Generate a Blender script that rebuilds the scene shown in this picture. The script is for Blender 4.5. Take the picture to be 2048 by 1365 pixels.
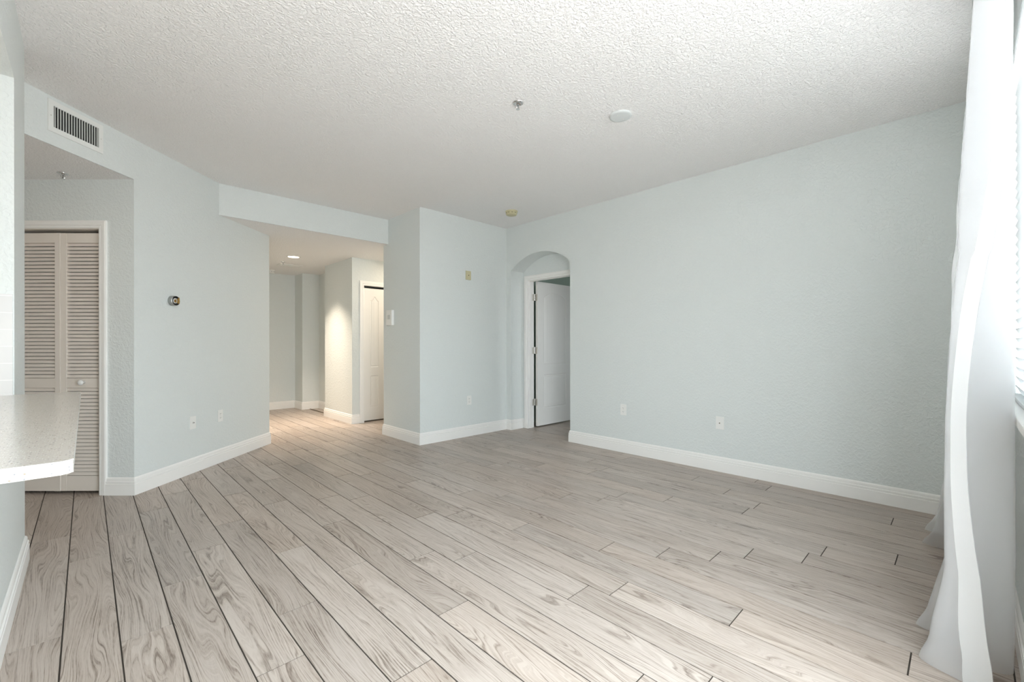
import bpy, bmesh, math, random
from mathutils import Vector, Matrix
random.seed(7)
C = bpy.context.scene.collection
for o in list(bpy.data.objects): bpy.data.objects.remove(o)

# ------------------------------------------------------------------ camera
YAW = math.radians(44.2); ROLL = math.radians(-0.07); CAMZ = 1.152
fw = Vector((math.sin(YAW), math.cos(YAW), 0)); rt = Vector((math.cos(YAW), -math.sin(YAW), 0)); up = Vector((0, 0, 1))
r2 = rt*math.cos(ROLL)+up*math.sin(ROLL); u2 = -rt*math.sin(ROLL)+up*math.cos(ROLL)
cd = bpy.data.cameras.new('camera'); cam = bpy.data.objects.new('camera', cd); C.objects.link(cam)
m = Matrix((r2, u2, -fw)).transposed().to_4x4(); m.translation = Vector((0, 0, CAMZ)); cam.matrix_world = m
cd.sensor_width = 36; cd.lens = 876/2048*36; cd.shift_y = 7.5/2048; cd.clip_start = 0.01
bpy.context.scene.camera = cam
# ------------------------------------------------------------------ light
vs = bpy.context.scene.view_settings
vs.view_transform = 'Standard'; vs.look = 'None'; vs.gamma = 1; vs.use_curve_mapping = False; vs.exposure = 0.86
SKY = 9.6; HALL_W = 13; RECESS_W = 5.5; KITCHEN_W = 46; GROUND = 0.62
bpy.context.scene.cycles.diffuse_bounces = 10; bpy.context.scene.cycles.max_bounces = 16; bpy.context.scene.cycles.transparent_max_bounces = 24
w = bpy.data.worlds.new('sky'); bpy.context.scene.world = w; w.use_nodes = True
bg = w.node_tree.nodes['Background']; bg.inputs[1].default_value = SKY
_n, _l = w.node_tree.nodes, w.node_tree.links     # pale overcast sky; lower half an invented glow to light the ceiling
_g = _n.new('ShaderNodeTexCoord'); _s = _n.new('ShaderNodeSeparateXYZ'); _r = _n.new('ShaderNodeMapRange'); _m = _n.new('ShaderNodeMix'); _m.data_type = 'RGBA'
_r.inputs['From Min'].default_value = -0.15; _r.inputs['From Max'].default_value = 0.15
_l.new(_g.outputs['Generated'], _s.inputs[0]); _l.new(_s.outputs['Z'], _r.inputs['Value']); _l.new(_r.outputs[0], _m.inputs[0])
_m.inputs[6].default_value = (GROUND, GROUND*.965, GROUND*.975, 1); _m.inputs[7].default_value = (0.87, 0.93, 1.0, 1); _l.new(_m.outputs[2], bg.inputs[0])
def area(name, loc, rot, sx, sy, power=0, color=(1, 1, 1), portal=False, shape='RECTANGLE'):
    l = bpy.data.lights.new(name, 'AREA'); l.shape = shape; l.size = sx
    if shape == 'RECTANGLE': l.size_y = sy
    l.energy = power; l.color = color
    if portal: l.cycles.is_portal = True
    o = bpy.data.objects.new(name, l); C.objects.link(o); o.location = loc; o.rotation_euler = rot; return o
WINZ = (0.90, 2.42); WIN = [(1.86, 3.18)]; GD = (0.10, 1.66, 0.0, 2.42)    # window beside the curtain; unseen glass door added behind the camera for daylight
for a, b in WIN:   # daylight portals in the window and the added glass door, facing inwards
    area('window_portal', ((a+b)/2, -0.31, sum(WINZ)/2), (math.radians(90), 0, 0), b-a, WINZ[1]-WINZ[0], portal=True)
area('added_door_portal', ((GD[0]+GD[1])/2, -0.31, GD[3]/2), (math.radians(90), 0, 0), GD[1]-GD[0], GD[3], portal=True)
area('window_portal', (6.0, -0.31, 1.8), (math.radians(90), 0, 0), 1.4, .6, portal=True)  # unseen bedroom window opening, added to light the open door

# ------------------------------------------------------------------ materials
def newmat(name):
    mt = bpy.data.materials.new(name); mt.use_nodes = True
    return mt, mt.node_tree.nodes, mt.node_tree.links, mt.node_tree.nodes['Principled BSDF']
def simple(name, col, rough=0.5, metal=0.0, spec=0.5):
    mt, n, l, p = newmat(name)
    p.inputs['Base Color'].default_value = (*col, 1); p.inputs['Roughness'].default_value = rough
    p.inputs['Metallic'].default_value = metal; p.inputs['Specular IOR Level'].default_value = spec
    return mt
def textured_paint(name, col, rough, scale, dist, strength=0.5):
    mt, n, l, p = newmat(name)
    p.inputs['Base Color'].default_value = (*col, 1); p.inputs['Roughness'].default_value = rough
    p.inputs['Specular IOR Level'].default_value = 0.35
    tc = n.new('ShaderNodeTexCoord')
    nz = n.new('ShaderNodeTexNoise'); nz.inputs['Scale'].default_value = scale; nz.inputs['Detail'].default_value = 3
    nz.inputs['Distortion'].default_value = 0.6
    cr = n.new('ShaderNodeValToRGB'); cr.color_ramp.elements[0].position = 0.42; cr.color_ramp.elements[1].position = 0.62
    bp = n.new('ShaderNodeBump'); bp.inputs['Strength'].default_value = strength; bp.inputs['Distance'].default_value = dist
    l.new(tc.outputs['Object'], nz.inputs['Vector']); l.new(nz.outputs['Fac'], cr.inputs[0])
    l.new(cr.outputs[0], bp.inputs['Height']); l.new(bp.outputs[0], p.inputs['Normal'])
    return mt
M = {}
M['wall'] = textured_paint('sage_wall_paint', (0.706, 0.741, 0.733), 0.55, 50, 0.0028)
M['ceiling'] = textured_paint('white_knockdown_ceiling', (0.89, 0.88, 0.875), 0.8, 70, 0.0045, 0.8)
M['trim'] = simple('white_trim_paint', (0.86, 0.85, 0.83), 0.35)
M['door'] = simple('white_door_paint', (0.82, 0.81, 0.785), 0.4)
M['louver'] = simple('almond_louver_paint', (0.75, 0.69, 0.63), 0.45)
M['plastic'] = simple('white_plastic', (0.82, 0.82, 0.80), 0.3)
M['plate_dome'] = simple('grey_white_plastic', (0.66, 0.69, 0.69), 0.35)
M['yellowed'] = simple('yellowed_plastic', (0.56, 0.52, 0.33), 0.45)
M['black'] = simple('dark_void', (0.008, 0.008, 0.008), 0.8)
M['chrome'] = simple('chrome', (0.75, 0.75, 0.75), 0.15, 1)
M['nickel'] = simple('satin_nickel', (0.6, 0.58, 0.54), 0.35, 1)
M['galv'] = simple('galvanised_steel', (0.45, 0.46, 0.45), 0.45, 1)
M['brass'] = simple('brass', (0.55, 0.36, 0.13), 0.3, 1)
M['vent'] = simple('white_vent_enamel', (0.78, 0.79, 0.77), 0.35)
M['lcd'] = simple('grey_display', (0.6, 0.62, 0.6), 0.3)
SLAT = 1
M['subfloor'] = simple('dark_joint', (0.05, 0.04, 0.032), 0.9)
M['strip'] = simple('dark_threshold', (0.09, 0.06, 0.03), 0.5)
M['bed_wall'] = textured_paint('green_bedroom_paint', (0.36, 0.45, 0.39), 0.6, 55, 0.0016)

mt, n, l, p = newmat('oak_plank_laminate'); M['floor'] = mt
tc = n.new('ShaderNodeTexCoord'); at = n.new('ShaderNodeAttribute'); at.attribute_name = 'plank'
sc = n.new('ShaderNodeVectorMath'); sc.operation = 'SCALE'; sc.inputs['Scale'].default_value = 37.0
l.new(at.outputs['Color'], sc.inputs[0])
ad = n.new('ShaderNodeVectorMath'); ad.operation = 'ADD'; l.new(tc.outputs['Object'], ad.inputs[0]); l.new(sc.outputs[0], ad.inputs[1])
mp = n.new('ShaderNodeMapping'); mp.inputs['Scale'].default_value = (7.5, 0.9, 1.0); l.new(ad.outputs[0], mp.inputs[0])
big = n.new('ShaderNodeTexNoise'); big.inputs['Scale'].default_value = 1.0; big.inputs['Detail'].default_value = 2.0
big.inputs['Roughness'].default_value = 0.5; big.inputs['Distortion'].default_value = 0.25; l.new(mp.outputs[0], big.inputs['Vector'])
sx = n.new('ShaderNodeSeparateXYZ'); l.new(ad.outputs[0], sx.inputs[0])
gx = n.new('ShaderNodeMath'); gx.operation = 'MULTIPLY_ADD'; gx.inputs[1].default_value = 0.25; l.new(big.outputs['Fac'], gx.inputs[0]); l.new(sx.outputs[0], gx.inputs[2])
def comb(fx, fy):
    a_ = n.new('ShaderNodeMath'); a_.operation = 'MULTIPLY'; a_.inputs[1].default_value = fx; l.new(gx.outputs[0], a_.inputs[0])
    b_ = n.new('ShaderNodeMath'); b_.operation = 'MULTIPLY'; b_.inputs[1].default_value = fy; l.new(sx.outputs[1], b_.inputs[0])
    c_ = n.new('ShaderNodeCombineXYZ'); l.new(a_.outputs[0], c_.inputs[0]); l.new(b_.outputs[0], c_.inputs[1]); l.new(sx.outputs[2], c_.inputs[2]); return c_
def nz_(vec, det, ro):
    t_ = n.new('ShaderNodeTexNoise'); t_.inputs['Scale'].default_value = 1; t_.inputs['Detail'].default_value = det; t_.inputs['Roughness'].default_value = ro; l.new(vec.outputs[0], t_.inputs['Vector']); return t_
grain = nz_(comb(185, 2.6), 3, .62)
mp2 = n.new('ShaderNodeMapping'); mp2.inputs['Scale'].default_value = (330, 26, 1); l.new(ad.outputs[0], mp2.inputs[0]); pore = nz_(mp2, 2, .6)
mp3 = n.new('ShaderNodeMapping'); mp3.inputs['Scale'].default_value = (5, 1.5, 1); l.new(ad.outputs[0], mp3.inputs[0]); pat = nz_(mp3, 2, .5)
gc = n.new('ShaderNodeMapRange'); gc.inputs['From Min'].default_value = .34; gc.inputs['From Max'].default_value = .62; l.new(grain.outputs['Fac'], gc.inputs['Value'])
pc = n.new('ShaderNodeMapRange'); pc.inputs['From Min'].default_value = .3; pc.inputs['From Max'].default_value = .7; l.new(pore.outputs['Fac'], pc.inputs['Value'])
c0 = n.new('ShaderNodeMath'); c0.operation = 'MULTIPLY'; c0.inputs[1].default_value = .60; l.new(gc.outputs[0], c0.inputs[0])
c1_ = n.new('ShaderNodeMath'); c1_.operation = 'MULTIPLY_ADD'; c1_.inputs[1].default_value = .22; l.new(pc.outputs[0], c1_.inputs[0]); l.new(c0.outputs[0], c1_.inputs[2])
m2 = n.new('ShaderNodeMath'); m2.operation = 'MULTIPLY_ADD'; m2.inputs[1].default_value = .44; l.new(pat.outputs['Fac'], m2.inputs[0]); l.new(c1_.outputs[0], m2.inputs[2])
cr = n.new('ShaderNodeValToRGB'); l.new(m2.outputs[0], cr.inputs[0])
e = cr.color_ramp.elements; e[0].position = 0.22; e[0].color = (0.20, 0.150, 0.118, 1); e[1].position = 0.92; e[1].color = (0.585, 0.505, 0.445, 1)
q = e.new(0.55); q.color = (0.47, 0.392, 0.335, 1)
hs = n.new('ShaderNodeHueSaturation'); l.new(cr.outputs[0], hs.inputs['Color'])
sp = n.new('ShaderNodeSeparateColor'); l.new(at.outputs['Color'], sp.inputs[0])
v = n.new('ShaderNodeMapRange'); v.inputs['To Min'].default_value = 0.76; v.inputs['To Max'].default_value = 0.92; l.new(sp.outputs[1], v.inputs['Value']); l.new(v.outputs[0], hs.inputs['Value'])
v2 = n.new('ShaderNodeMapRange'); v2.inputs['To Min'].default_value = 0.88; v2.inputs['To Max'].default_value = 1.05; l.new(sp.outputs[2], v2.inputs['Value']); l.new(v2.outputs[0], hs.inputs['Saturation'])
l.new(hs.outputs[0], p.inputs['Base Color']); p.inputs['Roughness'].default_value = 0.36; p.inputs['Specular IOR Level'].default_value = 0.4
bp = n.new('ShaderNodeBump'); bp.inputs['Strength'].default_value = 0.25; bp.inputs['Distance'].default_value = 0.001
l.new(m2.outputs[0], bp.inputs['Height']); l.new(bp.outputs[0], p.inputs['Normal'])

mt, n, l, p = newmat('speckled_quartz'); M['quartz'] = mt
tc = n.new('ShaderNodeTexCoord')
cols = []
base = n.new('ShaderNodeRGB'); base.outputs[0].default_value = (0.57, 0.55, 0.515, 1); prev = base.outputs[0]
for scl, th, col in ((170, 0.13, (0.25, 0.25, 0.27, 1)), (110, 0.10, (0.34, 0.28, 0.22, 1)), (260, 0.12, (0.95, 0.95, 0.94, 1))):
    vo = n.new('ShaderNodeTexVoronoi'); vo.inputs['Scale'].default_value = scl; l.new(tc.outputs['Object'], vo.inputs['Vector'])
    lt = n.new('ShaderNodeMath'); lt.operation = 'LESS_THAN'; lt.inputs[1].default_value = th*2.0; l.new(vo.outputs['Distance'], lt.inputs[0])
    sep = n.new('ShaderNodeSeparateColor'); l.new(vo.outputs['Color'], sep.inputs[0])
    gt = n.new('ShaderNodeMath'); gt.operation = 'GREATER_THAN'; gt.inputs[1].default_value = 0.72; l.new(sep.outputs[0], gt.inputs[0])
    an = n.new('ShaderNodeMath'); an.operation = 'MULTIPLY'; l.new(lt.outputs[0], an.inputs[0]); l.new(gt.outputs[0], an.inputs[1])
    mx = n.new('ShaderNodeMix'); mx.data_type = 'RGBA'; l.new(an.outputs[0], mx.inputs[0]); l.new(prev, mx.inputs[6]); mx.inputs[7].default_value = col
    prev = mx.outputs[2]
l.new(prev, p.inputs['Base Color']); p.inputs['Roughness'].default_value = 0.16

mt, n, l, p = newmat('white_subway_tile'); M['tile'] = mt
p.inputs['Roughness'].default_value = 0.15
tc = n.new('ShaderNodeTexCoord'); mp = n.new('ShaderNodeMapping'); mp.inputs['Rotation'].default_value = (math.radians(90), 0, 0)
l.new(tc.outputs['Object'], mp.inputs[0])
br = n.new('ShaderNodeTexBrick'); br.inputs['Scale'].default_value = 1; br.inputs['Brick Width'].default_value = 0.152; br.inputs['Row Height'].default_value = 0.0765
br.inputs['Mortar Size'].default_value = 0.0016; br.inputs['Color1'].default_value = (0.72, 0.72, 0.72, 1); br.inputs['Color2'].default_value = (0.70, 0.70, 0.70, 1); br.inputs['Mortar'].default_value = (0.86, 0.86, 0.85, 1)
l.new(mp.outputs[0], br.inputs['Vector']); l.new(br.outputs['Color'], p.inputs['Base Color'])

def mixmat(name, parts):
    """parts: [(shader idname, colour, roughness, weight)] blended by fixed weights"""
    mt = bpy.data.materials.new(name); mt.use_nodes = True; n = mt.node_tree.nodes; l = mt.node_tree.links
    n.remove(n['Principled BSDF']); out = n['Material Output']; prev = None; tot = 0
    for idn, col, ro, wt in parts:
        s = n.new(idn); s.inputs['Color'].default_value = (*col, 1)
        if ro is not None: s.inputs['Roughness'].default_value = ro
        if prev is None: prev = s.outputs[0]; tot = wt; continue
        mx = n.new('ShaderNodeMixShader'); mx.inputs[0].default_value = wt/(tot+wt); tot += wt
        l.new(prev, mx.inputs[1]); l.new(s.outputs[0], mx.inputs[2]); prev = mx.outputs[0]
    l.new(prev, out.inputs[0]); return mt
M['glass'] = mixmat('window_glass', [('ShaderNodeBsdfTransparent', (0.97, 0.99, 0.98), None, 0.94), ('ShaderNodeBsdfGlossy', (1, 1, 1), 0.02, 0.06)])
M['sheer'] = mixmat('white_sheer_voile', [('ShaderNodeBsdfTransparent', (1, 1, 1), None, 0.56), ('ShaderNodeBsdfTranslucent', (0.85, 0.86, 0.88), None, 0.03), ('ShaderNodeBsdfDiffuse', (0.72, 0.72, 0.73), None, 0.41)])
M['hem'] = mixmat('white_sheer_hem', [('ShaderNodeBsdfTransparent', (1, 1, 1), None, 0.10), ('ShaderNodeBsdfTranslucent', (0.93, 0.93, 0.93), None, 0.35), ('ShaderNodeBsdfDiffuse', (0.92, 0.92, 0.92), None, 0.55)])
M['slat'] = mixmat('white_blind_slat', [('ShaderNodeBsdfDiffuse', (0.86, 0.87, 0.87), None, 0.8), ('ShaderNodeBsdfTranslucent', (0.9, 0.92, 0.94), None, 0.15)])
mt, n, l, p = newmat('lit_lamp_lens'); M['lamp'] = mt
p.inputs['Base Color'].default_value = (0.9, 0.85, 0.75, 1); p.inputs['Emission Color'].default_value = (1.0, 0.86, 0.66, 1); p.inputs['Emission Strength'].default_value = 4.0

# ------------------------------------------------------------------ helpers
def link(name, bm, mat, parent=None, smooth=False):
    bmesh.ops.recalc_face_normals(bm, faces=bm.faces)
    me = bpy.data.meshes.new(name); bm.to_mesh(me); bm.free(); me.materials.append(M[mat])
    if smooth:
        for f in me.polygons: f.use_smooth = True
    o = bpy.data.objects.new(name, me); C.objects.link(o)
    if parent: o.parent = parent
    return o
def struct(o): o['kind'] = 'structure'; return o
def tag(o, label, cat, group=None):
    o['label'] = label; o['category'] = cat
    if group: o['group'] = group
    return o
def empty(name, loc=(0, 0, 0), rotz=0):
    o = bpy.data.objects.new(name, None); C.objects.link(o); o.location = loc; o.rotation_euler = (0, 0, rotz); o.empty_display_size = 0.1; return o
def box(bm, x0, x1, y0, y1, z0, z1, bevel=0):
    vs_ = [bm.verts.new(c) for c in ((x0, y0, z0), (x1, y0, z0), (x1, y1, z0), (x0, y1, z0), (x0, y0, z1), (x1, y0, z1), (x1, y1, z1), (x0, y1, z1))]
    fs = [bm.faces.new([vs_[i] for i in q]) for q in ((0, 3, 2, 1), (4, 5, 6, 7), (0, 1, 5, 4), (1, 2, 6, 5), (2, 3, 7, 6), (3, 0, 4, 7))]
    if bevel:
        es = list({e for f in fs for e in f.edges}); bmesh.ops.bevel(bm, geom=es, offset=bevel, segments=2, affect='EDGES', profile=0.5)
def prism(bm, pts, z0, z1):
    a = [bm.verts.new((x, y, z0)) for x, y in pts]; b = [bm.verts.new((x, y, z1)) for x, y in pts]
    bm.faces.new(a); bm.faces.new(b); k = len(pts)
    for i in range(k): bm.faces.new((a[i], a[(i+1) % k], b[(i+1) % k], b[i]))
def prism_x(bm, pts, x0, x1):
    a = [bm.verts.new((x0, y, z)) for y, z in pts]; b = [bm.verts.new((x1, y, z)) for y, z in pts]
    bm.faces.new(a); bm.faces.new(b); k = len(pts)
    for i in range(k): bm.faces.new((a[i], a[(i+1) % k], b[(i+1) % k], b[i]))
def lathe(bm, prof, seg=32, cap=True, mtx=None):
    """prof [(r,z)] about z"""
    rings = []
    for r, z in prof:
        if r < 1e-6: rings.append([bm.verts.new((0, 0, z))])
        else: rings.append([bm.verts.new((r*math.cos(2*math.pi*i/seg), r*math.sin(2*math.pi*i/seg), z)) for i in range(seg)])
    for a, b in zip(rings, rings[1:]):
        for i in range(seg):
            j = (i+1) % seg
            if len(a) == 1 and len(b) == 1: continue
            if len(a) == 1: bm.faces.new((a[0], b[i], b[j]))
            elif len(b) == 1: bm.faces.new((a[i], a[j], b[0]))
            else: bm.faces.new((a[i], a[j], b[j], b[i]))
    if mtx is not None: bmesh.ops.transform(bm, matrix=mtx, verts=[v for r_ in rings for v in r_])
def cyl(bm, p0, p1, r, seg=12):
    p0 = Vector(p0); p1 = Vector(p1); d = p1-p0
    mtx = Matrix.Translation(p0) @ d.to_track_quat('Z', 'Y').to_matrix().to_4x4()
    lathe(bm, [(0, 0), (r, 0), (r, d.length), (0, d.length)], seg, mtx=mtx)
def mesh(name, mat, parent, fn, smooth=False):
    bm = bmesh.new(); fn(bm); return link(name, bm, mat, parent, smooth)
def bx(name, mat, parent, *a, bevel=0):
    bm = bmesh.new(); box(bm, *a, bevel=bevel); return link(name, bm, mat, parent)

H = 2.74; HL = 2.43
# ------------------------------------------------------------------ geometry constants of the place
XR = 4.12; YW = -0.155; XN = -0.235; YNE = 3.49
A = Vector((0.265, 4.442)); Bp = Vector((1.536, 5.649)); dD = (Bp-A).normalized(); nD = Vector((dD.y, -dD.x))    # nD points into the room
dC = Vector((-math.cos(math.radians(44.6)), math.sin(math.radians(44.6))))      # closet wall runs this way from A
nC = Vector((-math.sin(math.radians(44.6)), -math.cos(math.radians(44.6))))     # towards the camera
def cpt(s, d=0): return A+dC*s-nC*d         # d behind the closet wall face
PIL = (2.75, 4.345, 5.20)

# ------------------------------------------------------------------ floor
bm = bmesh.new(); lay = bm.loops.layers.float_color.new('plank')
PW = 0.1628; PL = 1.283; X0 = 0.0945
known = {-2: 2.488, -1: 3.297, 0: 2.277, 1: 2.655, 2: 1.708, 3: 2.03, 4: 1.357, 5: 3.5, 6: 1.555, 7: 2.06, 8: 1.888, 9: 1.247, 10: 1.132, 11: 1.95, 12: 1.417,
         13: 1.158, 14: .939, 16: .592, 18: .247}
g = 0.0026
for k in range(-20, 36):
    xa = X0+PW*k; xb = xa+PW
    y = known.get(k, random.uniform(0, PL)) - 4*PL
    while y < 9.2:
        ya = max(y, -0.3); yb = min(y+PL, 9.2)
        if yb > ya+0.01 and not (xb > 4.3 and ya > 6.5):
            c = (random.random(), random.random(), random.random(), 1)
            vsn = [bm.verts.new(q) for q in ((xa+g, ya+g, 0), (xb-g, ya+g, 0), (xb-g, yb-g, 0), (xa+g, yb-g, 0))]
            f = bm.faces.new(vsn)
            for lp in f.loops: lp[lay] = c
            lo = [bm.verts.new((v_.co.x, v_.co.y, -0.003)) for v_ in vsn]
            for i in range(4):
                ff = bm.faces.new((vsn[i], vsn[(i+1) % 4], lo[(i+1) % 4], lo[i]))
                for lp in ff.loops: lp[lay] = c
        y += PL
fl = link('floor', bm, 'floor'); struct(fl)
fl.data.materials.append(M['subfloor'])
bm = bmesh.new(); bm.from_mesh(fl.data); nf = len(bm.faces); box(bm, -3.4, 8.3, -0.3, 9.3, -0.08, -0.0025); bm.faces.ensure_lookup_table()
for f in bm.faces[nf:]: f.material_index = 1
bm.to_mesh(fl.data); bm.free()

# ------------------------------------------------------------------ ceilings
struct(bx('ceiling', 'ceiling', None, -3.4, 8.3, -0.305, 9.4, H, H+0.1))
def hallceil(bm):
    prism(bm, [(1.0, 5.085), (4.4, 5.085), (4.4, 9), (1.3, 9), (1.3, 5.7), (0.93+0.02, 5.085+0.02)], HL, H-0.01)
struct(mesh('ceiling_hall', 'ceiling', None, hallceil))
def alcceil(bm):
    a = A; b = A-dD*2.1; prism(bm, [a-nD*0.008, b-nD*0.008, b-nD*0.12+dC*1.9, a-nD*0.12+dC*1.9], HL, HL+0.08)
struct(mesh('ceiling_alcove', 'ceiling', None, alcceil))

# ------------------------------------------------------------------ walls
def w_left(bm):
    bk = -nD*0.12
    prism(bm, [A, Bp, (1.42, 5.66), cpt(.12, .11)], 0, HL)                  # wall with the thermostat ring
    e2 = A+dD*((5.085-A.y)/dD.y); b = A-dD*2.1
    prism(bm, [b, A, A-nD*.0078, b-nD*.0078], HL, H)                                                    # bulkhead over the alcove
    prism(bm, [A, e2, e2+Vector((0, .12)), A+bk], HL, H)
struct(mesh('wall_left', 'wall', None, w_left))
def w_beam(bm):
    prism(bm, [(0.936, 5.08), (2.75, 5.08), (2.75, 5.09), (0.936, 5.09)], HL, H)
struct(mesh('wall_beam', 'wall', None, w_beam))
def w_closet(bm):
    prism(bm, [A, cpt(.225), cpt(.225, .11), cpt(.03, .11)], 0, HL)
    prism(bm, [cpt(.225), cpt(.95), cpt(.95, .11), cpt(.225, .11)], 2.052, HL)
    prism(bm, [cpt(.95), cpt(2.0), cpt(2.0, .11), cpt(.95, .11)], 0, HL)
struct(mesh('wall_closet', 'wall', None, w_closet))
def closet_in(bm):
    prism(bm, [cpt(.2, .75), cpt(.97, .75), cpt(.97, .8), cpt(.2, .8)], 0, HL)
    prism(bm, [cpt(.2, .11), cpt(.23, .11), cpt(.23, .8), cpt(.2, .8)], 0, HL)
    prism(bm, [cpt(.94, .11), cpt(.97, .11), cpt(.97, .8), cpt(.94, .8)], 0, HL)
struct(mesh('wall_closet_inside', 'wall', None, closet_in))
def w_pillar(bm): box(bm, PIL[0], XR, PIL[1], PIL[2], 0, H)
struct(mesh('wall_pillar', 'wall', None, w_pillar))
# right wall with the arched niche
ya, yb, zs, zc = 3.247, 4.255, 2.15, 2.333
hw = (yb-ya)/2; rise = zc-zs; R = (hw*hw+rise*rise)/(2*rise); yc = (ya+yb)/2; a0 = math.asin(hw/R)
arc = [(yc+R*math.sin(t), zc-R+R*math.cos(t)) for t in [-a0+2*a0*i/32 for i in range(33)]]
struct(mesh('wall_right', 'wall', None, lambda bm: prism_x(bm, [(YW-.15, 0), (ya, 0)]+arc+[(yb, 0), (PIL[1]+.02, 0), (PIL[1]+.02, H), (YW-.15, H)], XR, XR+.24)))
DY0, DY1 = 3.405, 4.165
struct(mesh('wall_niche', 'wall', None, lambda bm: prism_x(bm, [(2.9, 0), (DY0-.012, 0), (DY0-.012, 2.045), (DY1+.012, 2.045), (DY1+.012, 0), (4.45, 0), (4.45, H), (2.9, H)], XR+.24, 4.475)))
# kitchen side wall with pass-through
YJ = 3.02; ZH = 2.375; KX = -0.365
def w_kitchen(bm):
    prism_x(bm, [(YW-.15, 0), (YNE, 0), (YNE, H), (YW-.15, H), (YW-.15, 2.0), (0.75, 2.0), (0.75, ZH), (YJ, ZH), (YJ, .896), (0.75, .896), (0.75, 2.0-.001), (YW-.15, 2.0-.001)], KX, XN)
struct(mesh('wall_near', 'wall', None, w_kitchen))
def w_kret(bm):
    box(bm, -1.1, KX, YJ, YNE, 0, H); box(bm, -0.9, KX, 0.75, YJ, ZH, H)
struct(mesh('wall_kitchen_return', 'wall', None, w_kret))
def w_kitch(bm):
    box(bm, -3.2, -3.1, -.3, 6.2, 0, H); box(bm, -3.2, XN, -.32, YW-.15, 0, H)
    box(bm, -3.2, .2, 6.1, 6.2, 0, H)
struct(mesh('wall_kitchen', 'wall', None, w_kitch))
# window wall
WY = -0.305
def w_win(bm):
    box(bm, XN-.2, GD[0], WY, YW, 0, H); box(bm, GD[1], WIN[0][0], WY, YW, 0, H); box(bm, WIN[0][1], XR+.3, WY, YW, 0, H); box(bm, GD[0], GD[1], WY, YW, GD[3], H)
    for a_, b_ in WIN: box(bm, a_, b_, WY, YW, 0, WINZ[0]-.03); box(bm, a_, b_, WY, YW, WINZ[1], H)
struct(mesh('wall_window', 'wall', None, w_win))
struct(mesh('wall_outer', 'wall', None, lambda bm: (box(bm, -3.4, 8.3, 9.25, 9.35, 0, H), box(bm, -3.4, -3.3, -.3, 9.35, 0, H), box(bm, 8.15, 8.25, -.3, 9.35, 0, H))))
# hall
def w_hall(bm):
    box(bm, 1.416, 1.536, 5.655, 8.7, 0, HL)
    box(bm, 1.4, 2.76, 8.57, 8.7, 0, HL); box(bm, 2.76, 3.3, 8.19, 8.7, 0, HL); box(bm, 3.05, 3.3, 7.0, 8.19, 0, HL)
struct(mesh('wall_hall', 'wall', None, w_hall))
CX0, CX1 = 2.955, 3.675
def w_col(bm):
    box(bm, 2.775, CX0-.012, 6.19, 6.31, 0, HL); box(bm, CX0-.012, CX1+.012, 6.19, 6.31, 2.045, HL); box(bm, CX1+.012, 4.1, 6.19, 6.31, 0, HL)
    box(bm, 2.775, 2.9, 6.31, 7.2, 0, HL); box(bm, 2.9, 3.3, 7.08, 7.2, 0, HL); box(bm, 3.95, 4.1, 5.2, 6.19, 0, HL); box(bm, 2.9, 4.1, 6.9, 7.0, 0, HL)
struct(mesh('wall_column', 'wall', None, w_col))
# bedroom beyond the arched niche
def w_bed(bm):
    box(bm, 4.475, 8.1, 4.45, 4.55, 0, H); box(bm, 8.0, 8.1, -.3, 4.45, 0, H); box(bm, 4.36, 4.475, -.3, 2.9, 0, H)
    box(bm, 4.36, 5.3, WY, YW, 0, H); box(bm, 6.7, 8.1, WY, YW, 0, H); box(bm, 5.3, 6.7, WY, YW, 0, 1.5); box(bm, 5.3, 6.7, WY, YW, 2.1, H)
struct(mesh('wall_bedroom', 'bed_wall', None, w_bed))

# ------------------------------------------------------------------ baseboards
PROF = [(0, 0), (.016, 0), (.016, .084), (.0118, .0875), (.0118, .0905), (.0145, .093), (.0145, .104), (.0095, .1075), (.0095, .1105), (.009, .124), (.0055, .131), (.001, .135), (0, .135)]
def baseboard(name, path, side):
    """side=+1: room lies left of the path direction"""
    P = [Vector(p_) for p_ in path]; bm = bmesh.new(); rings = []
    for i, p_ in enumerate(P):
        d0 = (P[i]-P[i-1]).normalized() if i else None; d1 = (P[i+1]-P[i]).normalized() if i < len(P)-1 else None
        nn = lambda d: Vector((-d.y, d.x))*side
        if d0 is None: mv = nn(d1)
        elif d1 is None: mv = nn(d0)
        else:
            a_, b_ = nn(d0), nn(d1); mv = (a_+b_); mv = mv/(mv.dot(a_))
        rings.append([bm.verts.new((p_.x+mv.x*t, p_.y+mv.y*t, z)) for t, z in PROF])
    for a_, b_ in zip(rings, rings[1:]):
        for i in range(len(PROF)-1): bm.faces.new((a_[i], a_[i+1], b_[i+1], b_[i]))
    bm.faces.new(rings[0]); bm.faces.new(rings[-1])
    return struct(link(name, bm, 'trim'))
baseboard('baseboard_right', [(XR, YW), (XR, ya), (XR+.235, ya)], 1)
baseboard('baseboard_pillar', [(XR+.238, yb), (XR, yb), (XR, PIL[1]), (PIL[0], PIL[1]), (PIL[0], PIL[2]), (3.94, PIL[2])], 1)
baseboard('baseboard_left', [cpt(.213), A, Bp, Bp+Vector((0, 2.9))], -1)
baseboard('baseboard_hall', [(1.56, 8.57), (2.76, 8.57), (2.76, 8.19), (3.05, 8.19), (3.05, 7.2)], -1)
baseboard('baseboard_column', [(3.03, 7.2), (2.775, 7.2), (2.775, 6.19), (2.885, 6.19)], -1)
baseboard('baseboard_near', [(XN, YW), (XN, YNE), (KX-.7, YNE)], -1)
baseboard('baseboard_window', [(GD[1]+.07, YW), (XR-.02, YW)], 1)
struct(bx('trim_threshold', 'strip', None, 2.875, 2.895, 7.25, 8.16, 0, .006))

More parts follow.
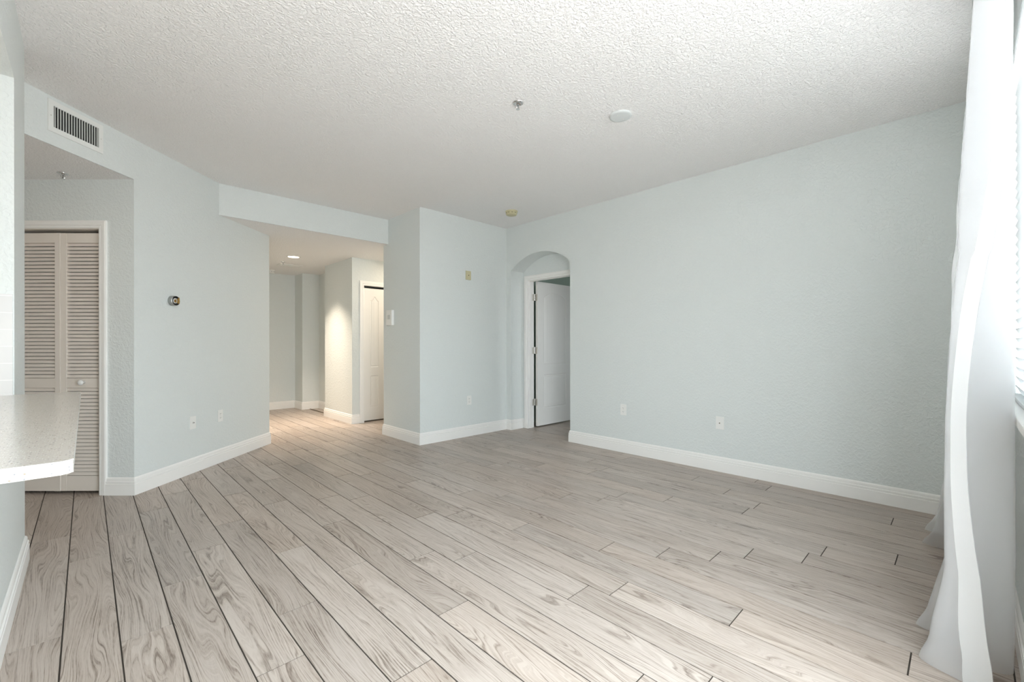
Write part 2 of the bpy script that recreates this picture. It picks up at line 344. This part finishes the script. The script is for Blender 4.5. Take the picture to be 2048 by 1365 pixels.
# ------------------------------------------------------------------ moulded two-panel doors
def arch_poly(x0, x1, z0, z1, rise_, ogee):
    pts = [(x0, z0), (x1, z0)]
    for i in range(25):
        t = 1-i/24; x = x0+(x1-x0)*t
        if ogee: h = rise_*(0.5-0.5*math.cos(2*math.pi*min(max(t, 0), 1)))**1.3
        else: h = rise_*math.sin(math.pi*t)**0.9
        pts.append((x, z1-rise_+h))
    return pts
def sdist(px_, pz, poly):
    d = 1e9; inside = False; k = len(poly)
    for i in range(k):
        ax, az = poly[i]; bx_, bz = poly[(i+1) % k]; ex, ez = bx_-ax, bz-az; wx, wz = px_-ax, pz-az
        t = max(0, min(1, (wx*ex+wz*ez)/(ex*ex+ez*ez+1e-12))); dx, dz = wx-ex*t, wz-ez*t; d = min(d, dx*dx+dz*dz)
        if (az > pz) != (bz > pz) and px_ < (bx_-ax)*(pz-az)/(bz-az+1e-12)+ax: inside = not inside
    d = math.sqrt(d); return -d if inside else d
def door_leaf(W, Ht, T, polys, step=.0085):
    """slab in x (0..W), z (0..Ht); moulded face on y=0 looking to -y, back at y=T"""
    bm = bmesh.new(); nx = int(W/step); nz = int(Ht/step); gr = []
    for j in range(nz+1):
        row = []
        for i in range(nx+1):
            x, z = W*i/nx, Ht*j/nz; y = 0
            for pl_ in polys:
                xs = [q_[0] for q_ in pl_]; zs_ = [q_[1] for q_ in pl_]
                if x < min(xs)-.02 or x > max(xs)+.02 or z < min(zs_)-.02 or z > max(zs_)+.02: continue
                s = sdist(x, z, pl_)
                if s < .003: y = max(y, .008*max(0, 1-abs((-s-.010))/.012)) if s > -.022 else y
                if -.055 < s < -.022: y = max(y, .0035*(1-(-.022-s)/.033))
            row.append(bm.verts.new((x, y, z)))
        gr.append(row)
    for j in range(nz):
        for i in range(nx): bm.faces.new((gr[j][i], gr[j][i+1], gr[j+1][i+1], gr[j+1][i]))
    bk = [bm.verts.new(c) for c in ((0, T, 0), (W, T, 0), (W, T, Ht), (0, T, Ht))]
    bm.faces.new(bk[::-1])
    bm.faces.new([gr[0][i] for i in range(nx+1)][::-1]+[bk[0], bk[1]]); bm.faces.new([gr[nz][i] for i in range(nx+1)]+[bk[2], bk[3]])
    bm.faces.new([gr[j][0] for j in range(nz+1)]+[bk[3], bk[0]]); bm.faces.new([gr[j][nx] for j in range(nz+1)][::-1]+[bk[1], bk[2]])
    return bm
def casing(bm, x0, x1, ztop, wd=.067, t=.017, y=0.0):
    """casing round an opening x0..x1, lying on plane y=0 towards -y, with a stepped profile"""
    prof = [(0, 0), (0, t*.55), (wd*.12, t*.75), (wd*.3, t*.75), (wd*.36, t*.6), (wd*.42, t*.9), (wd*.85, t), (wd, t*.8), (wd, 0)]
    path = [((x0, 0), (-1, 0)), ((x0, ztop), (-1, 1)), ((x1, ztop), (1, 1)), ((x1, 0), (1, 0))]; rings = []
    for (x, z), (ox, oz) in path:
        rings.append([bm.verts.new((x+ox*a_, y-b_, z+oz*a_)) for a_, b_ in prof])
    for r_, s_ in zip(rings, rings[1:]):
        for i in range(len(prof)): bm.faces.new((r_[i], r_[(i+1) % len(prof)], s_[(i+1) % len(prof)], s_[i]))
    bm.faces.new(rings[0]); bm.faces.new(rings[-1])
# door_1: bedroom door in the niche. local x runs along -Y world, local -y points to the room (-X world)
d1 = empty('door_1', (XR+.24, DY1, 0), math.radians(-90)); struct(d1)
WD = DY1-DY0
mesh('door_casing', 'trim', d1, lambda bm: casing(bm, 0.004, WD-.004, 2.03))
def jamb(bm, W=WD, dp=.115):
    box(bm, -.012, .0, .0, dp, 0, 2.045); box(bm, W, W+.012, .0, dp, 0, 2.045); box(bm, 0, W, 0, dp, 2.033, 2.045)
    box(bm, 0, .010, .03, .07, 0, 2.033); box(bm, W-.010, W, .03, .07, 0, 2.033); box(bm, .01, W-.01, .03, .07, 2.022, 2.033)
mesh('door_jamb', 'trim', d1, jamb)
lf = link('door_leaf', door_leaf(.755, 2.015, .035, [arch_poly(.13, .625, .86, 1.885, .075, False), arch_poly(.13, .625, .235, .71, .0001, False)]), 'door', d1)
# open 90 degrees into the bedroom: leaf's x axis -> world +X = local +y ; face towards world -Y = local +x
lf.location = (.046, .142, .018); lf.rotation_euler = (0, 0, math.radians(90))
for zh in (.35, 1.07, 1.81):
    def hg(bm, zh=zh):
        box(bm, .000, .0025, .072, .113, zh-.045, zh+.045); box(bm, .004, .046, .137, .1405, zh-.045, zh+.045)
        for q_ in range(5): cyl(bm, (.008, .124, zh-.045+.018*q_+.0006), (.008, .124, zh-.045+.018*(q_+1)-.0006), .0075)
        cyl(bm, (.008, .124, zh+.045), (.008, .124, zh+.05), .0045)
    mesh('hinge', 'nickel', d1, hg)
# door_2: hall closet bifold
d2 = empty('door_2', (CX0, 6.19, 0)); struct(d2)
mesh('door_casing', 'trim', d2, lambda bm: casing(bm, 0.0, CX1-CX0, 2.035))
mesh('door_jamb', 'trim', d2, lambda bm: (box(bm, -.012, 0, 0, .115, 0, 2.045), box(bm, CX1-CX0, CX1-CX0+.012, 0, .115, 0, 2.045), box(bm, 0, CX1-CX0, 0, .115, 2.038, 2.045)))
for k in range(2):
    lf2 = link('door_leaf', door_leaf(.352, 1.985, .03, [arch_poly(.115, .245, .80, 1.865, .06, True), arch_poly(.115, .245, .19, .67, .0001, False)], .007), 'door', d2)
    lf2.location = (.004+.358*k, .03, .018)
struct(bx('wall_closet_dark', 'wall', None, CX0-.05, CX1+.2, 6.88, 6.9, 0, HL))
# door_3: louvred bifold closet door; local x along dC (leftwards), -y... towards the camera is local +y -> use rotation so local -y faces the room
ang = math.atan2(-dC.y, -dC.x)
d3 = empty('door_3', (*cpt(.905), 0), ang); struct(d3)       # local x: from the far left jamb towards the corner
WO = .905-.265
mesh('door_casing', 'trim', d3, lambda bm: casing(bm, 0.0, WO, 2.052, wd=.058))
mesh('door_head', 'louver', d3, lambda bm: box(bm, -.04, .676, 0.0, .11, 2.046, 2.0515))
def louver_leaf(x0, W, rot, knob):
    e_ = mesh('louvered_leaf', 'louver', d3, lambda bm: (
        box(bm, 0, .04, 0, .028, 0, 2.0, ), box(bm, W-.04, W, 0, .028, 0, 2.0), box(bm, .04, W-.04, .002, .026, 1.925, 2.0), box(bm, .04, W-.04, .002, .026, .80, .875), box(bm, .04, W-.04, .002, .026, 0, .118)))
    def sl(bm):
        for z0, z1 in ((.118, .80), (.875, 1.925)):
            k = round((z1-z0)/.0284); pt = (z1-z0)/k
            for i in range(k):
                zc_ = z0+pt*(i+.5); vs0 = []
                # slat slopes down towards the room
                for (yy, zz) in ((.003, -.0112), (.007, -.0122), (.0175, .0114), (.0135, .0124)): vs0.append((yy, zc_+zz))
                a_ = [bm.verts.new((.04, y_, z_)) for y_, z_ in vs0]; b_ = [bm.verts.new((W-.04, y_, z_)) for y_, z_ in vs0]
                bm.faces.new(a_); bm.faces.new(b_)
                for q_ in range(4): bm.faces.new((a_[q_], a_[(q_+1) % 4], b_[(q_+1) % 4], b_[q_]))
    s_ = mesh('louvers', 'louver', e_, sl)
    if knob:
        kb = mesh('knob', 'plastic', e_, lambda bm: lathe(bm, [(0, 0), (.011, 0), (.009, .012), (.014, .018), (.021, .024), (.0215, .031), (.016, .038), (0, .040)], 24, mtx=Matrix.Translation((knob, .002, .843)) @ Matrix.Rotation(math.radians(90), 4, 'X')), True)
    e_.location = (x0, .022, .022); e_.rotation_euler = (0, 0, rot)
louver_leaf(-.043, .356, math.radians(-1.0), None)
louver_leaf(.3155, .356, math.radians(.6), .175)

# ------------------------------------------------------------------ windows with blinds
for wi, (a_, b_) in enumerate(WIN):
    wn = empty('window_%d' % (wi+1), ((a_+b_)/2, WY, WINZ[0])); struct(wn); hw_ = (b_-a_)/2; hz = WINZ[1]-WINZ[0]
    def fr(bm):
        for x0, x1 in ((-hw_, -hw_+.045), (hw_-.045, hw_)): box(bm, x0, x1, .0, .05, 0, hz)
        box(bm, -hw_+.045, hw_-.045, 0, .05, 0, .045); box(bm, -hw_+.045, hw_-.045, 0, .05, hz-.045, hz); box(bm, -hw_+.045, hw_-.045, .005, .045, hz/2-.02, hz/2+.02)
    mesh('window_frame', 'trim', wn, fr)
    bx('window_pane', 'glass', wn, -hw_+.04, hw_-.04, .022, .026, .04, hz-.04)
    s_ = bx('window_sill', 'trim', wn, -hw_-(.0 if wi else .0), hw_, .0, .15+.028, -.03, 0, bevel=.004)
    bd = empty('window_blind', ((a_+b_)/2, -.187, WINZ[0]))
    tag(bd, 'closed white horizontal slat blind in the window at the right edge of the photo', 'window blind')
    bx('headrail', 'slat', bd, -hw_+.008, hw_-.008, -.03, .03, hz-.055, hz-.003)
    def slats(bm):
        z = .035
        while z < hz-.07:
            for s0 in (0,):
                ct, st = .025*math.cos(math.radians(66)), .025*math.sin(math.radians(66)); tn = .0012
                vv = [bm.verts.new((x_, y_, z_)) for x_ in (-hw_+.012, hw_-.012) for y_, z_ in ((-ct, z-st), (-ct+tn, z-st-tn), (ct+tn, z+st-tn), (ct, z+st))]
                bm.faces.new(vv[:4]); bm.faces.new(vv[4:])
                for q_ in range(4): bm.faces.new((vv[q_], vv[(q_+1) % 4], vv[4+(q_+1) % 4], vv[4+q_]))
            z += .0445
    mesh('slats', 'slat', bd, slats)
    bx('bottom_rail', 'slat', bd, -hw_+.012, hw_-.012, -.025, .025, .004, .018)
    def cords(bm):
        for xx in (-hw_+.15, 0, hw_-.15):
            for yy in (-.026, .026): cyl(bm, (xx, yy, .01), (xx, yy, hz-.05), .0012, 6)
    mesh('ladder_cords', 'slat', bd, cords)

gd = empty('added_glass_door', (GD[0], WY, 0)); struct(gd); gw = GD[1]-GD[0]  # unseen glass door, added as the main daylight source
def gfr(bm):
    for x0, x1 in ((0, .05), (gw-.05, gw)): box(bm, x0, x1, .0, .08, 0, GD[3])
    box(bm, .05, gw-.05, 0, .08, 0, .04); box(bm, .05, gw-.05, 0, .08, GD[3]-.05, GD[3])
mesh('added_door_frame', 'trim', gd, gfr)
for q_, (x0, x1, yy) in enumerate(((.05, gw/2+.02, .045), (gw/2-.02, gw-.05, .012))):
    pn = mesh('added_door_panel', 'trim', gd, lambda bm: (box(bm, x0, x0+.05, yy, yy+.025, .04, GD[3]-.05), box(bm, x1-.05, x1, yy, yy+.025, .04, GD[3]-.05), box(bm, x0+.05, x1-.05, yy, yy+.025, .04, .11), box(bm, x0+.05, x1-.05, yy, yy+.025, GD[3]-.11, GD[3]-.05)))
    bx('added_door_pane', 'glass', pn, x0+.045, x1-.045, yy+.010, yy+.014, .105, GD[3]-.105)

# ------------------------------------------------------------------ curtains
rod = tag(mesh('curtain_rod', 'plastic', None, lambda bm: (cyl(bm, (.3, -.075, 2.69), (2.86, -.075, 2.69), .010, 16), cyl(bm, (2.80, -.155, 2.69), (2.80, -.07, 2.69), .007), cyl(bm, (2.19, -.155, 2.69), (2.19, -.07, 2.69), .007))),
    'white curtain rod above the window from which the sheer curtains hang', 'curtain rod')
def interp(tab, z):
    tab = sorted(tab)
    if z <= tab[0][0]: return tab[0][1]
    for (z0, v0), (z1, v1) in zip(tab, tab[1:]):
        if z <= z1:
            t = (z-z0)/(z1-z0); t = t*t*(3-2*t)*.5+t*.5
            return v0+(v1-v0)*t
    return tab[-1][1]
def curtain(xn, xf, front, back, folds, phase, nu=260, nz=90, ztop=2.705, hemw=.02):
    """sheet from x=xn(z) to xf(z); y swings between back(z) and front(z)"""
    bm = bmesh.new(); gr = []
    for j in range(nz+1):
        z = .004+(ztop-.004)*(j/nz)**1.0; row = []
        a_, b_ = interp(xn, z), interp(xf, z); F_, K_ = interp(front, z), interp(back, z)
        for i in range(nu+1):
            u = i/nu
            ph = 2*math.pi*(folds*u)+phase+.5*math.sin(2.1*z+3*u)+.35*math.sin(5*z*(.3+.7*u))
            s = .5+.5*math.sin(ph); s = s*s*(3-2*s)*.6+s*.4
            am = .62+.38*math.sin(3.7*u*math.pi+1.3*z+phase)
            y = K_+(F_-K_)*s*(am if F_ > 0.02 else 1)
            x = a_+(b_-a_)*u+.018*math.cos(ph)*(.4+.6*u)
            y += .004*math.sin(23*z+11*u)*u
            row.append(bm.verts.new((x, y, z)))
        gr.append(row)
    for j in range(nz):
        for i in range(nu): bm.faces.new((gr[j][i], gr[j][i+1], gr[j+1][i+1], gr[j+1][i]))
    return bm
BK = [(0, -.125), (2.7, -.125)]
f1 = [(2.7, -.034), (2.48, -.030), (2.14, -.014), (1.72, .008), (1.25, .030), (.83, .044), (.61, .050), (.37, .055), (.1, .11), (.0, .15)]
f2 = [(2.7, -.034), (2.48, -.028), (2.1, -.004), (1.8, .014), (1.26, .044), (.79, .057), (.5, .066), (.2, .10), (.0, .17)]
XNT = [(2.7, 2.22), (1.5, 2.20), (0, 2.10)]; XFT = [(2.7, 2.86), (1.2, 2.95), (.5, 3.1), (.15, 3.5), (0, 3.72)]
def curtain_point(u, z):
    a_, b_ = interp(XNT, z), interp(XFT, z); F_ = interp(f1, z)*(1-u)+interp(f2, z)*u; K_ = -.125
    F_ -= max(0, F_-.062)*math.exp(-((u-.5)/.24)**4)
    ph = 2*math.pi*6.25*u**1.05-.4+.45*math.sin(2.1*z+3*u)+.3*math.sin(5*z*(.3+.7*u))
    s_ = .5+.5*math.sin(ph); s_ = s_*s_*(3-2*s_)*.6+s_*.4
    am = .72+.28*math.sin(9.2*u+1.3*z) if F_ > .02 else .9+.1*math.sin(9.2*u)
    if u > .93: am = am+(1-am)*(u-.93)/.07
    return a_+(b_-a_)*u+.016*math.cos(ph)*(.4+.6*u), K_+(F_-K_)*s_*am+.003*math.sin(23*z+11*u)*u, z
def cloth(bm, u0, u1, nu, off=0):
    nz = 110; gr = []
    for j in range(nz+1):
        z = .004+2.70*j/nz
        gr.append([bm.verts.new((lambda q_: (q_[0], q_[1]+off, q_[2]))(curtain_point(u0+(u1-u0)*i/nu, z))) for i in range(nu+1)])
    for j in range(nz):
        for i in range(nu): bm.faces.new((gr[j][i], gr[j][i+1], gr[j+1][i+1], gr[j+1][i]))
c1 = empty('curtain', (2.2, -.075, 0)); tag(c1, 'sheer white curtain hanging beside the window, its hem flaring onto the floor', 'curtain')
k_ = mesh('fabric', 'sheer', c1, lambda bm: cloth(bm, 0, 1, 420), True); k_.location = (-2.2, .075, 0)
for a_, b_ in ((0, .016), (.984, 1)):
    k_ = mesh('side_hem', 'hem', c1, lambda bm: cloth(bm, a_, b_, 8, .0015), True); k_.location = (-2.2, .075, 0)

# ------------------------------------------------------------------ counter and tile
bm = bmesh.new()
cp = [(-1.0, YJ-.0005), (-.018, YJ-.0005)]; rc = .016
for i in range(9):
    t = math.pi/2*i/8; cp.append((-.018-rc+rc*math.cos(t), 1.222+rc-rc*math.sin(t)))
cp.append((-1.0, 1.222)); prism(bm, cp, .899, .926)
bmesh.ops.bevel(bm, geom=[e_ for e_ in bm.edges if abs(e_.verts[0].co.z-e_.verts[1].co.z) < 1e-5], offset=.003, segments=2, affect='EDGES')
tag(link('countertop', bm, 'quartz'), 'speckled cream quartz countertop overhanging the half wall of the pass-through', 'countertop')
bm = bmesh.new(); box(bm, -1.0, XN-.0045, YJ-.008, YJ, .926, 1.385)
tl = tag(link('tile_backsplash', bm, 'tile'), 'white subway tile backsplash on the pass-through jamb above the countertop', 'tile backsplash')

# ------------------------------------------------------------------ wall plates; local frame: x right, z up, -y out of the wall
def plate_body(name, root, w_=.07, h_=.115, mat='plastic', t=.005):
    return bx(name, mat, root, -w_/2, w_/2, -t, 0, -h_/2, h_/2, bevel=.0018)
def duplex(loc, rz, label, group):
    e_ = empty('power_outlet', loc, rz); tag(e_, label, 'power outlet', group)
    plate_body('cover_plate', e_)
    for s in (-1, 1):
        def rec(bm, s=s):
            pts = [(.0165*math.cos(t), .0145*math.sin(t)) for t in [2*math.pi*i/24 for i in range(24)]]
            a_ = [bm.verts.new((x, -.0068, z+s*.0195)) for x, z in pts]; b_ = [bm.verts.new((x, -.003, z+s*.0195)) for x, z in pts]; bm.faces.new(a_)
            for i in range(24): bm.faces.new((a_[i], a_[(i+1) % 24], b_[(i+1) % 24], b_[i]))
        r_ = mesh('receptacle', 'plastic', e_, rec)
        mesh('slots', 'black', r_, lambda bm, s=s: (box(bm, -.0075, -.0055, -.0073, -.006, s*.0195-.002, s*.0195+.006), box(bm, .0055, .0075, -.0073, -.006, s*.0195-.001, s*.0195+.006), box(bm, -.002, .002, -.0073, -.006, s*.0195-.009, s*.0195-.0055)))
    mesh('screw', 'nickel', e_, lambda bm: lathe(bm, [(0, 0), (.003, 0), (.0025, .0012), (0, .0014)], 12, mtx=Matrix.Translation((0, -.005, 0)) @ Matrix.Rotation(math.radians(90), 4, 'X')))
    return e_
def coax(loc, rz, label, group):
    e_ = empty('coax_plate', loc, rz); tag(e_, label, 'wall plate', group)
    plate_body('cover_plate', e_)
    mesh("coax_jack", "nickel", e_, lambda bm: (lathe(bm, [(0, 0), (.0065, 0), (.0065, .003), (.0045, .003), (.0045, .010), (.0025, .010)], 16, mtx=Matrix.Translation((0, -.005, 0)) @ Matrix.Rotation(math.radians(90), 4, 'X'))))
    mesh('jack_hole', 'black', e_, lambda bm: lathe(bm, [(0, 0), (.0042, 0), (.0042, .0004), (0, .0004)], 12, mtx=Matrix.Translation((0, -.0152, 0)) @ Matrix.Rotation(math.radians(90), 4, 'X')))
    for s in (-1, 1): mesh('screw', 'plastic', e_, lambda bm, s=s: lathe(bm, [(0, 0), (.003, 0), (.0025, .0012), (0, .0014)], 12, mtx=Matrix.Translation((0, -.005, s*.042)) @ Matrix.Rotation(math.radians(90), 4, 'X')))
    return e_
RZ_R = math.radians(-90)      # on the right wall, facing -X
RZ_D = math.atan2(dD.y, dD.x)  # on the angled left wall
def dpt(x): s = (x-A.x)/dD.x; q_ = A+dD*s; return (q_.x, q_.y)
duplex((XR, 2.527, .455), RZ_R, 'white duplex outlet on the long right wall nearer the arched doorway', 'white outlets on the walls')
coax((XR, 1.533, .44), RZ_R, 'white coax wall plate on the long right wall', 'white coax plates')
duplex((3.467, PIL[1], .452), 0, 'white duplex outlet low on the broad pillar face', 'white outlets on the walls')
duplex((*dpt(.943), .458), RZ_D, 'white duplex outlet on the angled left wall, right of the coax plate', 'white outlets on the walls')
coax((*dpt(.688), .452), RZ_D, 'white coax wall plate on the angled left wall', 'white coax plates')
e_ = empty('chime_plate', (3.453, PIL[1], 2.027)); tag(e_, 'yellowed plastic wall plate high on the broad pillar face', 'wall plate')
bx('cover_plate', 'yellowed', e_, -.04, .04, -.012, 0, -.056, .056, bevel=.003)
bx('raised_center', 'yellowed', e_, -.02, .02, -.015, -.011, -.036, .036, bevel=.001)
mesh('jack_hole', 'black', e_, lambda bm: lathe(bm, [(0, 0), (.006, 0), (.006, .001), (0, .001)], 12, mtx=Matrix.Translation((0, -.0148, 0)) @ Matrix.Rotation(math.radians(90), 4, 'X')))
# thermostat on the pillar's side
e_ = empty('thermostat', (PIL[0], 5.0, 1.492), RZ_R); tag(e_, 'white boxy thermostat with grey display on the narrow pillar side', 'thermostat')
bx('case', 'plastic', e_, -.072, .068, -.034, 0, -.095, .095, bevel=.005)
bx('display', 'lcd', e_, -.035, .03, -.0352, -.033, -.02, .035)
bx('button', 'lcd', e_, -.012, .014, -.0356, -.033, -.078, -.064)
bx('front_door', 'plastic', e_, -.07, .07, -.0365, -.033, -.088, -.03, bevel=.001)
# open round thermostat box
tx, ty = dpt(.521)
e_ = empty('thermostat_ring', (tx, ty, 1.529), RZ_D); tag(e_, 'small round metal ring with brass inside on the angled left wall', 'thermostat ring')
RX = Matrix.Rotation(math.radians(90), 4, 'X')
mesh('outer_ring', 'galv', e_, lambda bm: lathe(bm, [(.040, 0), (.042, .002), (.041, .040), (.038, .040), (.038, .006), (0, .006)], 48, mtx=RX), True)
mesh('dark_rim', 'black', e_, lambda bm: lathe(bm, [(.0385, .007), (.0385, .0415), (.034, .042), (.026, .036), (.022, .012), (0, .010)], 48, mtx=RX), True)
mesh('inner_dial', 'plastic', e_, lambda bm: lathe(bm, [(.020, .012), (.022, .036), (.018, .037), (.017, .014), (0, .013)], 32, mtx=RX), True)
mesh('brass_coil', 'brass', e_, lambda bm: (lathe(bm, [(.010, .014), (.010, .041), (.0125, .041), (.0125, .014)], 24, mtx=Matrix.Translation((.012, 0, 0)) @ RX), box(bm, .014, .034, -.044, -.039, -.022, .022), box(bm, .022, .03, -.046, -.04, .018, .03)))

# supply vent on the bulkhead: x along dD
vx, vy = dpt(-.046)
e_ = empty('air_vent', (vx, vy, 2.6135), RZ_D); tag(e_, 'white rectangular supply vent with vertical blades above the alcove', 'air vent')
VW, VH = .355/2, .100; fwid = .020
def vf(bm):
    # framed plate with bevelled edges around the opening
    ox, oz = VW, VH; ix, iz = VW-.031, VH-.032
    for x0, x1, z0, z1 in ((-ox, -ix, -oz, oz), (ix, ox, -oz, oz), (-ix, ix, iz, oz), (-ix, ix, -oz, -iz)): box(bm, x0, x1, -.009, 0, z0, z1)
mesh('frame', 'vent', e_, vf)
bx('duct_shade', 'black', e_, -VW+.03, VW-.03, -.002, -.0005, -VH+.03, VH-.03)  # black sheet painting in the shade of a deep duct
for i in range(17):
    x = -VW+.031+.010+(2*VW-.062-.020)*i/16
    bx('blade', 'vent', e_, x-.0011, x+.0011, -.0085, -.0022, -VH+.032, VH-.032)
for s in (-1, 1): mesh('screw', 'nickel', e_, lambda bm, s=s: lathe(bm, [(0, 0), (.0035, 0), (.003, .0015), (0, .0018)], 12, mtx=Matrix.Translation((s*(VW-.015), -.009, 0)) @ RX))

# ------------------------------------------------------------------ ceiling things
def sprinkler(loc, label, r=.036):
    e_ = empty('fire_sprinkler', loc); tag(e_, label, 'sprinkler', 'ceiling fire sprinklers')
    mesh('escutcheon', 'chrome', e_, lambda bm: lathe(bm, [(r, 0), (r, -.002), (r*.85, -.006), (r*.55, -.007), (r*.45, -.001), (0, -.001)], 32), True)
    mesh('frame_arms', 'chrome', e_, lambda bm: (cyl(bm, (0, 0, 0), (0, 0, -.014), .009), cyl(bm, (-.010, 0, -.012), (-.011, 0, -.03), .0022), cyl(bm, (.010, 0, -.012), (.011, 0, -.03), .0022), cyl(bm, (-.011, 0, -.03), (0, 0, -.04), .0022), cyl(bm, (.011, 0, -.03), (0, 0, -.04), .0022)))
    mesh('glass_bulb', 'black', e_, lambda bm: cyl(bm, (0, 0, -.012), (0, 0, -.036), .002))
    mesh('deflector', 'chrome', e_, lambda bm: lathe(bm, [(0, -.040), (.012, -.040), (.013, -.042), (0, -.042)], 16))
sprinkler((2.033, 2.032, H), 'chrome fire sprinkler in the middle of the main ceiling')
sprinkler((-.122, 4.657, HL), 'chrome fire sprinkler in the alcove ceiling above the louvered closet', .034)
sprinkler((2.168, 7.268, HL), 'chrome fire sprinkler in the hall ceiling beside the air register', .03)
def smoke(loc, r, mat, label):
    e_ = empty('smoke_detector', loc); tag(e_, label, 'smoke detector', 'ceiling smoke detectors')
    mesh('base', mat, e_, lambda bm: lathe(bm, [(r, 0), (r, -.010), (r*.93, -.012), (0, -.012)], 40), True)
    mesh('body', mat, e_, lambda bm: lathe(bm, [(r*.90, -.012), (r*.90, -.038), (r*.82, -.046), (0, -.048)], 40), True)
    for sk in range(10):
      def sl(bm):
        t = 2*math.pi*sk/10+.3; rr = r*.902
        cyl(bm, (rr*math.cos(t-.13), rr*math.sin(t-.13), -.026), (rr*math.cos(t+.13), rr*math.sin(t+.13), -.026), .0025, 6)
      mesh('vent_slot', 'black', e_, sl)
smoke((3.629, 3.738, H), .073, 'yellowed', 'yellowed round smoke detector on the main ceiling near the pillar')
smoke((2.262, 8.241, HL), .068, 'plastic', 'white round smoke detector at the far end of the hall ceiling')
e_ = empty('ceiling_cover_plate', (2.654, 1.649, H)); tag(e_, 'round blank grey-white cover plate on the main ceiling', 'cover plate')
mesh('dome', 'plate_dome', e_, lambda bm: lathe(bm, [(.076, 0), (.077, -.004), (.072, -.011), (.060, -.013), (0, -.014)], 64), True)
for s in (-1, 1): mesh('screw', 'plastic', e_, lambda bm, s=s: lathe(bm, [(0, -.0135), (.004, -.0135), (.0035, -.0152), (0, -.0154)], 12, mtx=Matrix.Translation((s*.035, 0, 0))))
# recessed hall downlight (lit)
e_ = empty('recessed_downlight', (2.154, 6.751, HL)); tag(e_, 'lit round recessed downlight in the hall ceiling', 'ceiling light')
mesh('trim_ring', 'plastic', e_, lambda bm: lathe(bm, [(.095, 0), (.095, -.004), (.086, -.008), (.072, -.003), (.072, 0)], 48), True)
mesh('lens', 'lamp', e_, lambda bm: lathe(bm, [(.074, -.002), (.06, -.0035), (0, -.0045)], 48), True)
ha = area('hall_lamp', (2.154, 6.751, HL-.012), (0, 0, 0), .13, 0, HALL_W, (1.0, .83, .66), shape='DISK'); ha.data.spread = math.radians(88)
e_ = empty('recessed_downlight', (3.55, 5.55, HL)); tag(e_, 'lit round recessed downlight in the recess behind the pillar, before the panelled closet door', 'ceiling light')
mesh('trim_ring', 'plastic', e_, lambda bm: lathe(bm, [(.095, 0), (.095, -.004), (.086, -.008), (.072, -.003), (.072, 0)], 48), True)
mesh('lens', 'lamp', e_, lambda bm: lathe(bm, [(.074, -.002), (.06, -.0035), (0, -.0045)], 48), True)
area('recess_lamp', (3.55, 5.55, HL-.012), (0, 0, 0), .13, 0, RECESS_W, (1.0, .83, .66), shape='DISK')
# hall register
e_ = empty('ceiling_register', (2.343, 7.509, HL)); tag(e_, 'white rectangular louvered air register in the hall ceiling', 'air vent')
def rg(bm):
    for x0, x1, y0, y1 in ((-.17, -.14, -.09, .09), (.14, .17, -.09, .09), (-.14, .14, .065, .09), (-.14, .14, -.09, -.065)): box(bm, x0, x1, y0, y1, -.008, 0)
mesh('frame', 'vent', e_, rg); bx('duct_shade', 'black', e_, -.14, .14, -.065, .065, -.0015, -.0003)  # black sheet stands in for the shade inside the duct
for i in range(8):
    def bl(bm, i=i):
        y = -.055+.0157*i
        vs_ = [bm.verts.new(c) for c in ((-.14, y, -.002), (.14, y, -.002), (.14, y+.010, -.009), (-.14, y+.010, -.009), (-.14, y+.0015, -.002), (.14, y+.0015, -.002), (.14, y+.0115, -.009), (-.14, y+.0115, -.009))]
        for q_ in ((0, 1, 2, 3), (4, 5, 6, 7), (0, 1, 5, 4), (2, 3, 7, 6), (0, 3, 7, 4), (1, 2, 6, 5)): bm.faces.new([vs_[k] for k in q_])
    mesh('blade', 'vent', e_, bl)
# unidentified small white fitting at the column's edge, shaped as a lever
e_ = empty('wall_fitting', (3.05, 7.62, .93), RZ_R); tag(e_, 'small white unidentified fitting, shaped as a lever, sticking out beside the hall column', 'wall fitting')
mesh('rosette', 'plastic', e_, lambda bm: lathe(bm, [(0, 0), (.028, 0), (.026, .008), (.01, .01), (.009, .05), (0, .05)], 24, mtx=RX), True)
mesh('lever', 'plastic', e_, lambda bm: box(bm, -.012, .10, -.056, -.04, -.009, .009, bevel=.003))

e_ = empty('recessed_downlight', (-.78, 3.72, HL)); tag(e_, 'added unseen round downlight brightening the passage to the kitchen, left of the louvered closet', 'ceiling light')  # unseen downlight added to warm the alcove and closet doors
mesh('trim_ring', 'plastic', e_, lambda bm: lathe(bm, [(.095, 0), (.095, -.004), (.086, -.008), (.072, -.003), (.072, 0)], 48), True)
mesh('lens', 'lamp', e_, lambda bm: lathe(bm, [(.074, -.002), (.06, -.0035), (0, -.0045)], 48), True)
area('passage_fill', (-.78, 3.72, HL-.012), (0, 0, 0), .13, 0, 1.4, (1.0, .83, .66), shape='DISK')
# unseen lamp added on the kitchen side to brighten the angled wall and counter
e_ = empty('kitchen_fill_light', (-.95, 1.2, H)); tag(e_, 'added unseen round light in the kitchen, brightening the room through the pass-through', 'ceiling light')
mesh('lens', 'lamp', e_, lambda bm: lathe(bm, [(.20, 0), (.20, -.02), (.15, -.05), (0, -.06)], 40), True)
area('kitchen_fill', (-.95, 1.2, H-.08), (0, 0, 0), .35, 0, KITCHEN_W, (1.0, .90, .80), shape='DISK')
